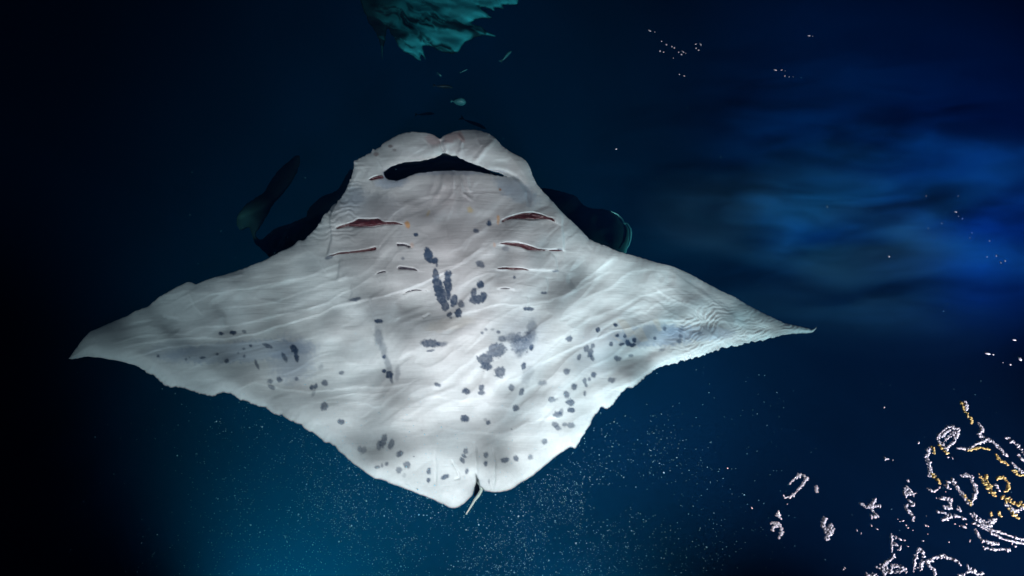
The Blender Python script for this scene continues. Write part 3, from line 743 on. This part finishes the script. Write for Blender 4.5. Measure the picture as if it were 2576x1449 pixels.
# dark dorsal fin nub in the cleft
fan_patch([(1195, 1205), (1200, 1200), (1206, 1222), (1209, 1232), (1200, 1242), (1192, 1250), (1194, 1228), (1193, 1220)], lambda x, y, s: -0.26 + 0.02 * np.clip(s / 5, 0, 1), 'dorsal_fin', FISH_DARK, manta)


# ------------------------------------------------------------------ the manta beneath it (dark back, pale wing tips)
def under_mat():
    m, n, l = new_mat('dark_back_skin')
    b = n['Principled BSDF']
    at = n.new('ShaderNodeAttribute'); at.attribute_name = 'skin'
    l.new(at.outputs['Color'], b.inputs['Base Color'])
    b.inputs['Roughness'].default_value = 0.9
    b.inputs['Specular IOR Level'].default_value = 0.05
    return m


UNDER = under_mat()
OUT2 = [(754, 390), (755, 405), (748, 428), (734.5, 455.7), (711, 485.8), (688, 511), (674, 534), (660, 560), (640, 590), (655, 605), (690, 575), (720, 566), (771, 545), (771.6, 532),
        (785, 515), (811, 492.8), (850, 479), (868.8, 444), (880, 425), (960, 460), (1100, 520), (1300, 480), (1354.7, 474), (1380, 474), (1414.6, 482), (1446, 491), (1456, 500), (1466.7, 516), (1495, 525),
        (1521, 526), (1537, 531.5), (1552.6, 539), (1563, 549.7), (1569.6, 561.5), (1577.4, 562.8), (1585, 575.8), (1586.5, 588.8), (1585, 603), (1581, 617.5), (1576, 625),
        (1574, 650), (1500, 720), (1300, 760), (1100, 800), (900, 760), (760, 690), (690, 660), (668, 636), (640, 610), (626, 569), (602.6, 579.5), (595.7, 566.8), (595.7, 543.7), (614, 518), (642, 497.4), (665, 483.5), (679, 458), (702, 425.6), (725, 407), (743.8, 391)]


def under_color(x, y, s):
    out = np.tile(np.array([[0.006, 0.008, 0.010]]), (len(x), 1))
    tip = np.clip((668 - x - (y - 540) * 0.2) / 55, 0, 1) * np.clip((y - 490) / 45, 0, 1) * (y < 600)
    wisps = np.clip(fbm((x + y * 0.6) / 9, (y - x * 0.6) / 40, 71, 3), 0, 1) * np.exp(-(((x - 690) / 40) ** 2 + ((y - 600) / 40) ** 2))
    wing = 0.16 * np.clip((x - 1420) / 80, 0, 1) * np.clip((y - 528) / 18, 0, 1)
    rim = 0.9 * np.exp(-s / 2.8) * np.clip((x - 1530) / 25, 0, 1) * (y < 640)
    k = np.clip(tip * 0.15 + 0.22 * wisps + wing * 0.4 + rim, 0, 1)[:, None]
    return out * (1 - k) + np.array([[0.26, 0.60, 0.58]]) * k


x2, y2 = place(np.array([1120.0]), np.array([620.0]), np.array([-0.75]))
manta2 = empty('manta_ray', (float(x2[0]), float(y2[0]), -0.75),
               'dark-backed manta ray mostly hidden beneath the large white-bellied one, pale wing tips showing', 'manta ray', 'manta rays in the lamp light')
v, f, c = sheet_body([refine(OUT2, 5, lambda x, y: 1.0 + 0 * x, 23)], 3.5,
                     lambda x, y, s: -0.62 + 0.03 * fbm(x / 60, y / 60, 91, 2) - 0.03 * np.exp(-s / 10) - 0.12 * np.exp(-(((x - 1120) / 250) ** 2 + ((y - 620) / 150) ** 2)),
                     lambda x, y, s: 0.01 + 0.12 * (1 - np.exp(-s / 90)), under_color, (0.01, 0.012, 0.015))
link_mesh('body', v, f, UNDER, manta2, colors=c)
# rolled pale edge of the right wing
rp = [(1537, 531.5), (1552.6, 539), (1563, 549.7), (1569.6, 561.5), (1577.4, 562.8), (1585, 575.8), (1586.5, 588.8), (1585, 603), (1581, 617.5), (1576, 625), (1574, 636)]
path = []
for a, b in refine(rp, 3, closed=False):
    wx, wy = place(np.array([a]), np.array([b]), np.array([-0.60])); path.append((float(wx[0]), float(wy[0]), -0.60))
tube(path, [0.0065 * math.sin(math.pi * (0.08 + 0.84 * k / (len(path) - 1))) + 0.001 for k in range(len(path))], 'wing_edge', PALE, manta2, 8)

# ------------------------------------------------------------------ the rippled manta at the top
OUT3 = [(905, -160), (905, 0), (926, 52), (947, 86), (958, 112), (960, 150), (965, 118), (975, 66), (988, 90), (1009, 125), (1030, 135), (1059, 154), (1056, 132), (1072, 149), (1061, 114), (1080, 112), (1093, 120), (1113, 128), (1134, 134), (1150, 131),
        (1158, 122), (1171, 104), (1199, 91), (1220, 87), (1249, 92), (1225, 77), (1212, 68), (1181, 57), (1190, 50), (1212, 44), (1240, 45), (1225, 32), (1200, 14), (1222, 17), (1246, 27), (1240, 17), (1270, 21), (1260, 11), (1302, 11), (1304, 0), (1330, -60), (1320, -160), (1120, -240)]


def ripple_color(x, y, s):  # wave-broken light and dark streaks painted into the skin colour
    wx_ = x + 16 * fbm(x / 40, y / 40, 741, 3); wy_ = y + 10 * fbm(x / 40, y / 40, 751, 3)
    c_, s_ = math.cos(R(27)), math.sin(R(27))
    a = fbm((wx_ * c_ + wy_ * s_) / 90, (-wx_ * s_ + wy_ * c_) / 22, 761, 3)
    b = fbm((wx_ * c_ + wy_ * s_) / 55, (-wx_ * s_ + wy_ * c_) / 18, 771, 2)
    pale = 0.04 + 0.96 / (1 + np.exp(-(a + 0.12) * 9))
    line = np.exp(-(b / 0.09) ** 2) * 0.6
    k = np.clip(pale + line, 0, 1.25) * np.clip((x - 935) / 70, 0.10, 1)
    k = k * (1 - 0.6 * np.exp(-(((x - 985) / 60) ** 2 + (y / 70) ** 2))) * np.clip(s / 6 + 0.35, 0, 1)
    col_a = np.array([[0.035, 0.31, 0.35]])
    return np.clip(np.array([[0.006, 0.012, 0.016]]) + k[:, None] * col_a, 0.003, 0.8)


x3, y3 = place(np.array([1120.0]), np.array([-40.0]), np.array([-0.5]))
manta3 = empty('manta_ray', (float(x3[0]), float(y3[0]), -0.5),
               'pale teal manta ray with ripple streaks painted into its skin, cut off by the top of the picture', 'manta ray', 'manta rays in the lamp light')
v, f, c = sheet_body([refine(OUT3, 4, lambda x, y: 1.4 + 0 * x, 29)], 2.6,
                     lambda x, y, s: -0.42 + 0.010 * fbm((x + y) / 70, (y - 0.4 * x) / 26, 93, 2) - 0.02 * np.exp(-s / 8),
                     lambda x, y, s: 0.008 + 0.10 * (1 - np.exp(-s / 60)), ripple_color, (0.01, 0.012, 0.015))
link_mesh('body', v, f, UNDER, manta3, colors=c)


# ------------------------------------------------------------------ small dark fish, and pale manta fragments made up as fish
def fish(px, py, length, angle, fat, z, mat, label, group=None):
    x, y = place(np.array([float(px)]), np.array([float(py)]), np.array([z]))
    root = empty('fish', (float(x[0]), float(y[0]), z), label, 'fish', group)
    L = length * 0.00203
    verts, faces = [], []
    N, S = 12, 8
    for i in range(N):
        t = i / (N - 1)
        r = L * fat * (math.sin(math.pi * t ** 0.75) ** 0.8 * 0.95 + 0.05) * (1 if t < .95 else .6)
        for k in range(S):
            a = 2 * math.pi * k / S
            verts.append(((0.5 - t) * L * 0.86, math.cos(a) * r + 0.02 * L * math.sin(t * 5), math.sin(a) * r * 1.3))
    for i in range(N - 1):
        for k in range(S):
            a = i * S + k; b = i * S + (k + 1) % S
            faces.append((a, a + S, b + S, b))
    faces.append(tuple(range(S))); faces.append(tuple(range((N - 1) * S, N * S))[::-1])
    ca, sa = math.cos(R(angle)), math.sin(R(angle))
    ox, oy = float(x[0]), float(y[0])
    def tf(vs):
        return [(ox + p[0] * ca - p[1] * sa, oy + p[0] * sa + p[1] * ca, z + p[2]) for p in vs]
    link_mesh('body', tf(verts), faces, mat, root)
    tail = [(-0.41 * L, 0, 0.004), (-0.58 * L, 0.10 * L, 0.003), (-0.53 * L, 0, 0.004), (-0.58 * L, -0.10 * L, 0.003),
            (-0.41 * L, 0, -0.004), (-0.58 * L, 0.10 * L, -0.003), (-0.53 * L, 0, -0.004), (-0.58 * L, -0.10 * L, -0.003)]
    tf_faces = [(0, 1, 2), (0, 2, 3), (6, 5, 4), (7, 6, 4), (1, 5, 6, 2), (2, 6, 7, 3), (0, 4, 5, 1), (3, 7, 4, 0)]
    link_mesh('tail_fin', tf(tail), tf_faces, mat, root, smooth=False)
    return root


fish(1118, 218, 62, -8, .085, -.5, FISH_DARK, 'small dark fish, uppermost of the three dark ones in front of the large manta', 'small dark fish ahead of the large manta')
fish(1072, 287, 60, 3, .07, -.5, FISH_DARK, 'small thin dark fish above the left lip of the large manta', 'small dark fish ahead of the large manta')
fish(1195, 312, 90, -28, .055, -.5, FISH_DARK, 'long dark slanting fish just above the right lip of the large manta', 'small dark fish ahead of the large manta')
fish(1275, 140, 52, 50, .09, -.35, FRAGMENT_PALE, 'pale teal slender manta fragment made up as a fish, slanting upwards, right below the rippled manta', 'small pale ripple fragments between the mantas')
fish(1168, 178, 26, 28, .07, -.35, FRAGMENT_PALE, 'tiny pale slanting manta fragment made up as a fish, between the rippled manta and the pale round patch', 'small pale ripple fragments between the mantas')
fish(1106, 188, 18, -50, .17, -.35, FRAGMENT_PALE, 'tiny plump pale manta fragment made up as a fish, left of the tiny slanting one', 'small pale ripple fragments between the mantas')
fish(1156, 256, 46, -6, .24, -.35, FRAGMENT_PALE, 'pale teal patch made up as a plump fish, alone in the dark water between the two pale mantas', 'small pale ripple fragments between the mantas')

# ------------------------------------------------------------------ plankton drifting in the lamp light
def specks(name, pts, sizes, mat):
    o = np.array([(1, 0, 0), (-1, 0, 0), (0, 1, 0), (0, -1, 0), (0, 0, 1), (0, 0, -1)], float)
    t = np.array([(0, 2, 4), (2, 1, 4), (1, 3, 4), (3, 0, 4), (2, 0, 5), (1, 2, 5), (3, 1, 5), (0, 3, 5)])
    n_ = len(pts)
    jit = rng.uniform(0.7, 1.3, (n_, 6, 1))
    v_ = (pts[:, None] + o[None] * sizes[:, None, None] * jit).reshape(-1, 3)
    f_ = (t[None] + (np.arange(n_) * 6)[:, None, None]).reshape(-1, 3)
    return link_mesh(name, v_, f_, mat)


def in_view(px, py, z):
    x, y = place(px, py, z)
    return np.stack([x, y, z], 1)


N = 8500
qx = rng.uniform(150, 2000, N * 5); qy = rng.uniform(930, 1560, N * 5)
dens = np.exp(-((qx - 1330) / 330) ** 2) * np.clip((qy - 1010) / 150, 0, 1) + 0.75 * np.exp(-(((qx - 880) / 280) ** 2)) * np.clip((qy - 960) / 140, 0, 1) + 0.02
dens *= 0.65 + 0.6 * fbm(qx / 140, qy / 140, 881, 3)
keep = rng.uniform(0, 1, N * 5) < dens
qx, qy = qx[keep][:N], qy[keep][:N]
z = -rng.uniform(0.03, 0.45, len(qx))
P = in_view(qx, qy, z)
S = 0.0008 + 0.0017 * rng.uniform(0, 1, len(qx)) ** 1.5 + 0.0022 * (rng.uniform(0, 1, len(qx)) > 0.985)
tag(specks('plankton', P, S, SPECK), 'cloud of tiny pale plankton specks glowing below the manta', kind='stuff')
n2 = 260
qx = rng.uniform(0, 2576, n2); qy = rng.uniform(150, 1449, n2)
P = in_view(qx, qy, -rng.uniform(0.05, 0.3, n2))
tag(specks('drifting_plankton', P, rng.uniform(0.0009, 0.0022, n2), SPECK), 'sparse stray plankton specks scattered through the dark water', kind='stuff')

# ------------------------------------------------------------------ made-up cloud whose noise paints the blue and dark wave streaks
cm, n, l = new_mat('streak_cloud')
n.remove(n['Principled BSDF'])
vs_ = n.new('ShaderNodeVolumeScatter'); vs_.inputs['Color'].default_value = (0.30, 0.50, 1.0, 1)
tc = n.new('ShaderNodeTexCoord')
mp = n.new('ShaderNodeMapping'); mp.inputs['Rotation'].default_value = (0, 0, R(24)); mp.inputs['Scale'].default_value = (0.9, 3.6, 2.0)
l.new(tc.outputs['Object'], mp.inputs['Vector'])
nz = n.new('ShaderNodeTexNoise'); nz.inputs['Scale'].default_value = 1.15; nz.inputs['Detail'].default_value = 3; nz.inputs['Distortion'].default_value = 0.5
l.new(mp.outputs[0], nz.inputs['Vector'])
mr = n.new('ShaderNodeMapRange'); mr.inputs[1].default_value = 0.40; mr.inputs[2].default_value = 0.64; mr.inputs[3].default_value = 0.05; mr.inputs[4].default_value = 3.0
sp = n.new('ShaderNodeMapping')
MC = place(np.array([2280.0]), np.array([580.0]), np.array([-.55]))
sp.vector_type = 'POINT'
sp.inputs['Scale'].default_value = (1 / 1.7, 1 / 0.80, 1 / 0.38)
sp.inputs['Location'].default_value = (-float(MC[0][0]) / 1.7, -float(MC[1][0]) / 0.80, 0.58 / 0.38)
l.new(tc.outputs['Object'], sp.inputs['Vector'])
gr = n.new('ShaderNodeTexGradient'); gr.gradient_type = 'SPHERICAL'
l.new(sp.outputs[0], gr.inputs['Vector'])
mm = n.new('ShaderNodeMath'); mm.operation = 'MULTIPLY'
l.new(nz.outputs['Fac'], mr.inputs[0]); l.new(mr.outputs[0], mm.inputs[0]); l.new(gr.outputs['Fac'], mm.inputs[1]); l.new(mm.outputs[0], vs_.inputs['Density'])
va_ = n.new('ShaderNodeVolumeAbsorption'); va_.inputs['Color'].default_value = (0.02, 0.02, 0.03, 1)  # absorber added to draw the dark bands of the waves
nb = n.new('ShaderNodeTexNoise'); nb.inputs['Scale'].default_value = 1.7; nb.inputs['Detail'].default_value = 3; nb.inputs['Distortion'].default_value = 0.9
mb = n.new('ShaderNodeMapping'); mb.inputs['Rotation'].default_value = (0, 0, R(24)); mb.inputs['Scale'].default_value = (0.75, 4.2, 1.5); mb.inputs['Location'].default_value = (3.1, 1.7, 0)
l.new(tc.outputs['Object'], mb.inputs['Vector']); l.new(mb.outputs[0], nb.inputs['Vector'])
rb = n.new('ShaderNodeMapRange'); rb.inputs[1].default_value = 0.49; rb.inputs[2].default_value = 0.61; rb.inputs[3].default_value = 0.0; rb.inputs[4].default_value = 9.0
l.new(nb.outputs['Fac'], rb.inputs[0])
s2 = n.new('ShaderNodeMapping')
MD = place(np.array([2130.0]), np.array([430.0]), np.array([-.45]))
s2.inputs['Scale'].default_value = (1 / 1.62, 1 / 1.15, 1 / 0.5)
s2.inputs['Location'].default_value = (-float(MD[0][0]) / 1.62, -float(MD[1][0]) / 1.15, 0.5 / 0.5)
l.new(tc.outputs['Object'], s2.inputs['Vector'])
g2 = n.new('ShaderNodeTexGradient'); g2.gradient_type = 'SPHERICAL'; l.new(s2.outputs[0], g2.inputs['Vector'])
m2 = n.new('ShaderNodeMath'); m2.operation = 'MULTIPLY'
l.new(rb.outputs[0], m2.inputs[0]); l.new(g2.outputs['Fac'], m2.inputs[1]); l.new(m2.outputs[0], va_.inputs['Density'])
add_ = n.new('ShaderNodeAddShader'); l.new(vs_.outputs[0], add_.inputs[0]); l.new(va_.outputs[0], add_.inputs[1])
l.new(add_.outputs[0], n['Material Output'].inputs['Volume'])
cm.cycles.volume_step_rate = 0.6
mx0, my0 = place(np.array([1330.0]), np.array([980.0]), np.array([-.3])); mx1, my1 = place(np.array([3200.0]), np.array([-60.0]), np.array([-.3]))
streak_cloud = box_mesh('streak_cloud', (float(mx0[0]), float(my0[0]), -0.95), (float(mx1[0]), float(my1[0]), -0.20), cm)
tag(streak_cloud, 'blue and dark wave streaks at the right, drawn by a made-up cloud', kind='stuff')

# lamp reflections drawn as made-up white and amber beads, in strings and knots
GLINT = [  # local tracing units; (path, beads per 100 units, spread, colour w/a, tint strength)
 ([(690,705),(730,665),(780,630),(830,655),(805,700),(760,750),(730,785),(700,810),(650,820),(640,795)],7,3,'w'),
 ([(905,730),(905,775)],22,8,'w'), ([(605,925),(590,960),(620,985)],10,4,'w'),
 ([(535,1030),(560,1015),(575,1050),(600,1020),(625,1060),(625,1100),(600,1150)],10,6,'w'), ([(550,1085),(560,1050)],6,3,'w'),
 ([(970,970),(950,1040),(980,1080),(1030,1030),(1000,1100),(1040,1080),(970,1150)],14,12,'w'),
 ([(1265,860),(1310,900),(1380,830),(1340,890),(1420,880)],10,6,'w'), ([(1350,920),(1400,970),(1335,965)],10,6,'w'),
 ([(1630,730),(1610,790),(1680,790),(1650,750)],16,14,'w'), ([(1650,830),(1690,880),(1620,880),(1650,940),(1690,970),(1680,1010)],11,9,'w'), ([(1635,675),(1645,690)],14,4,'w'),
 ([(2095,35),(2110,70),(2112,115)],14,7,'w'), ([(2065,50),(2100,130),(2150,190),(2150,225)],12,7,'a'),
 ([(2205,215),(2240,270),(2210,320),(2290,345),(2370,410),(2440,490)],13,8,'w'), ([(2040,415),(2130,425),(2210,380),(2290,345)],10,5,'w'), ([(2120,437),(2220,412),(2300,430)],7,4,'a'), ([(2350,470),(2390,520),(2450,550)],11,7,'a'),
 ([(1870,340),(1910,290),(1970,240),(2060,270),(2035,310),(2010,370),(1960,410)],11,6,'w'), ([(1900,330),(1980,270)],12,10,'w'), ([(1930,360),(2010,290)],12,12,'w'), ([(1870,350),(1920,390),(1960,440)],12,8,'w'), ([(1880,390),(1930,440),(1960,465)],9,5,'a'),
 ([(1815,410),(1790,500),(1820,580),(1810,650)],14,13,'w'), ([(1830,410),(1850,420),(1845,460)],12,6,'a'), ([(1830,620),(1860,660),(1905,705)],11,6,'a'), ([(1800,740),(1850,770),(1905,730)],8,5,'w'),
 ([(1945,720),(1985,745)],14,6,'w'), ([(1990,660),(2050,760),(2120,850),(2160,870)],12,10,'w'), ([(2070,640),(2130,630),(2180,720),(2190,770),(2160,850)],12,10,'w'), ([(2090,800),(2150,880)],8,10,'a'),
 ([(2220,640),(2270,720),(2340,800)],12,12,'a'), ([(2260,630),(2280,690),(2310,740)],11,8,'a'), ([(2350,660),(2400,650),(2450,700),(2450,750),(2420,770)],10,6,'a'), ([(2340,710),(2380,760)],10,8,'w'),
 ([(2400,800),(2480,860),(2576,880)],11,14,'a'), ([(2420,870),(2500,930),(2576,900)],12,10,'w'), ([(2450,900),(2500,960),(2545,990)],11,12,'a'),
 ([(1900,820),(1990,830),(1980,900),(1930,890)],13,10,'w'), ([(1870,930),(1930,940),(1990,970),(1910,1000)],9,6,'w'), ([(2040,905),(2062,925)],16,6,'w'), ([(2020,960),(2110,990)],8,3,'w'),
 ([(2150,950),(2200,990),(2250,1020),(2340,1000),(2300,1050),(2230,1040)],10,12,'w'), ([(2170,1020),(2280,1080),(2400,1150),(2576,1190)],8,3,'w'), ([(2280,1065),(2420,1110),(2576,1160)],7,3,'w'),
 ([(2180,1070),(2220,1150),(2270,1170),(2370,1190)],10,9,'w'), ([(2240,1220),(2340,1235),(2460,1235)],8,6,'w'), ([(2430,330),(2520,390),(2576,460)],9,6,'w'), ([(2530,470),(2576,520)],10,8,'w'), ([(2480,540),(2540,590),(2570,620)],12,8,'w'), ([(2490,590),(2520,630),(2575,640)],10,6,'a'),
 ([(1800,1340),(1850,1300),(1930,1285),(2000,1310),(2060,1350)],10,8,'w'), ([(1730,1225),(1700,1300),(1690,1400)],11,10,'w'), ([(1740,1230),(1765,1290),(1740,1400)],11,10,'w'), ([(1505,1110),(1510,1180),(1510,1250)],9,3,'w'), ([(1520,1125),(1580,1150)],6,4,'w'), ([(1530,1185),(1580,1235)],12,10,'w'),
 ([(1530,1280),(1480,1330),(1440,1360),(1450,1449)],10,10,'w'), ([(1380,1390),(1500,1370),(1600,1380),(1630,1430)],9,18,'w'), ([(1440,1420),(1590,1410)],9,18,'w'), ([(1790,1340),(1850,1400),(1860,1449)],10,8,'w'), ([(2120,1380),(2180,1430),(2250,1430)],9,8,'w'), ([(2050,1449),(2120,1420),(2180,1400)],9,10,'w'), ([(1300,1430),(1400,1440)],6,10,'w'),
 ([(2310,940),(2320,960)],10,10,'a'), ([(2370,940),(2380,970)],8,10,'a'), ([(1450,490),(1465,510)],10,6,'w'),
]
DOTS = [(1390,1070),(1265,1105),(1230,1080),(1130,1380),(1120,1395),(1760,1165),(1800,1110),(1560,990),(1600,1005),(1575,1010),(1780,1040),(1800,1045),(1970,1175),(1680,1080),(1520,515),(1625,1040),(1640,1210),(1613,1160),(2140,1165),(1345,1040),(670,870),(1450,90),(190,580),(385,900),(1725,375),(2020,1030),(2055,1045),(2090,1050),(2110,1030),(1870,820),(1720,1380),(2270,1165),(2505,1210),(2480,1185),(1945,770),(1965,690),(1790,965),(1640,1060),(2000,500),(1963,492)]
FAR = [(1634,77,8),(1647,80,5),(1664,104,8),(1676,112,10),(1690,117,8),(1696,120,8),(1660,128,10),(1669,131,8),(1707,131,8),(1714,137,9),(1718,130,8),(1725,134,5),(1750,111,6),(1762,111,8),(1751,121,8),(1757,126,6),(2035,90,7),(2044,91,3),(1950,176,8),(1966,176,5),(1975,178,3),(1974,191,7),(1985,193,5),(1995,193,3),(1709,187,7),(1721,191,7),(1694,146,4),(1550,375,8),
 (2081,520,5),(2236,645,8),(2404,533,6),(2411,544,4),(2421,550,5),(2369,562,4),(2335,574,3),(2445,586,3),(2489,606,6),(2506,643,6),(2528,656,8),(2517,660,5),(2483,646,5),(2551,855,10),(2484,889,12),(2498,892,8),(2523,912,4),(2541,917,9),(2565,902,12),(2410,493,3),(2330,493,3),(2350,600,2),(2440,598,3)]


def beads(name, pts, sizes, mat):
    """little domes standing in for lamp reflections, eight sided"""
    rings = [(1.0, 0.0), (0.8, 0.6), (0.35, 0.95)]
    vs = [(r * math.cos(a), r * math.sin(a), h) for r, h in rings for a in [k * math.pi / 3 for k in range(6)]] + [(0, 0, 1.0)]
    t = []
    for i in range(2):
        for k in range(6):
            a, b = i * 6 + k, i * 6 + (k + 1) % 6
            t += [(a, b, b + 6), (a, b + 6, a + 6)]
    t += [(12 + k, 12 + (k + 1) % 6, 18) for k in range(6)]
    vs = np.array(vs); t = np.array(t); n_ = len(pts)
    st = np.stack([rng.uniform(0.8, 1.6, n_), rng.uniform(0.7, 1.0, n_), rng.uniform(0.7, 1.1, n_)], 1)
    st[:, 0] = rng.uniform(0.9, 1.3, n_) + 1.4 * (rng.uniform(0, 1, n_) > 0.55) * rng.uniform(0.3, 1, n_)
    loc = vs[None] * (sizes[:, None] * st)[:, None, :]
    an = np.radians(rng.normal(-35, 38, n_)); ca, sa_ = np.cos(an)[:, None], np.sin(an)[:, None]
    loc = np.stack([loc[..., 0] * ca - loc[..., 1] * sa_, loc[..., 0] * sa_ + loc[..., 1] * ca, loc[..., 2]], 2)
    v_ = (pts[:, None] + loc).reshape(-1, 3)
    return link_mesh(name, v_, (t[None] + (np.arange(n_) * len(vs))[:, None, None]).reshape(-1, 3), mat)


pw, pa = [], []
for path_, dens_, spread, c_ in GLINT:
    p = np.array(path_, float)
    for a, b in zip(p[:-1], p[1:]):
        L_ = np.hypot(*(b - a)); k_ = max(1, int(round(L_ * dens_ / 100 * 2.3)))
        for q in range(k_):
            u = a + (b - a) * ((q + rng.uniform(0.2, 0.8)) / k_) + rng.normal(0, 0.62, 2) * spread
            (pw if c_ == 'w' else pa).append((1771 + .3125 * u[0], 996.2 + .3125 * u[1]))
for u in DOTS:
    pw.append((1771 + .3125 * u[0], 996.2 + .3125 * u[1]))
pw = np.array(pw); pa = np.array(pa)
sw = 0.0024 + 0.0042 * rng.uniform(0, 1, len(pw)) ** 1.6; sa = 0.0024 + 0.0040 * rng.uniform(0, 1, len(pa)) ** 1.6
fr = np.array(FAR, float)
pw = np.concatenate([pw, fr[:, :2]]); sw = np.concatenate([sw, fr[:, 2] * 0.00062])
GW = principled('glint_white', (0.92, 0.90, 0.97), 0.35, 0, 1, 0, 1.0)
GA = principled('glint_amber', (0.90, 0.66, 0.22), 0.35, 0, 1, 0, 1.0)  # yellow of the lamp reflections painted into the bead colour
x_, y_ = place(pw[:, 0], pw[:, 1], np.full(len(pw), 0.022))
tag(beads('glint_beads', np.stack([x_, y_, np.full(len(pw), 0.022)], 1), sw, GW), 'strings and knots of white lamp glints on the sea, drawn as beads', kind='stuff')
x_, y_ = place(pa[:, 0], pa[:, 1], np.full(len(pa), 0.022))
tag(beads('amber_glint_beads', np.stack([x_, y_, np.full(len(pa), 0.022)], 1), sa, GA), 'strings of amber lamp glints at the lower right, drawn as coloured beads', kind='stuff')
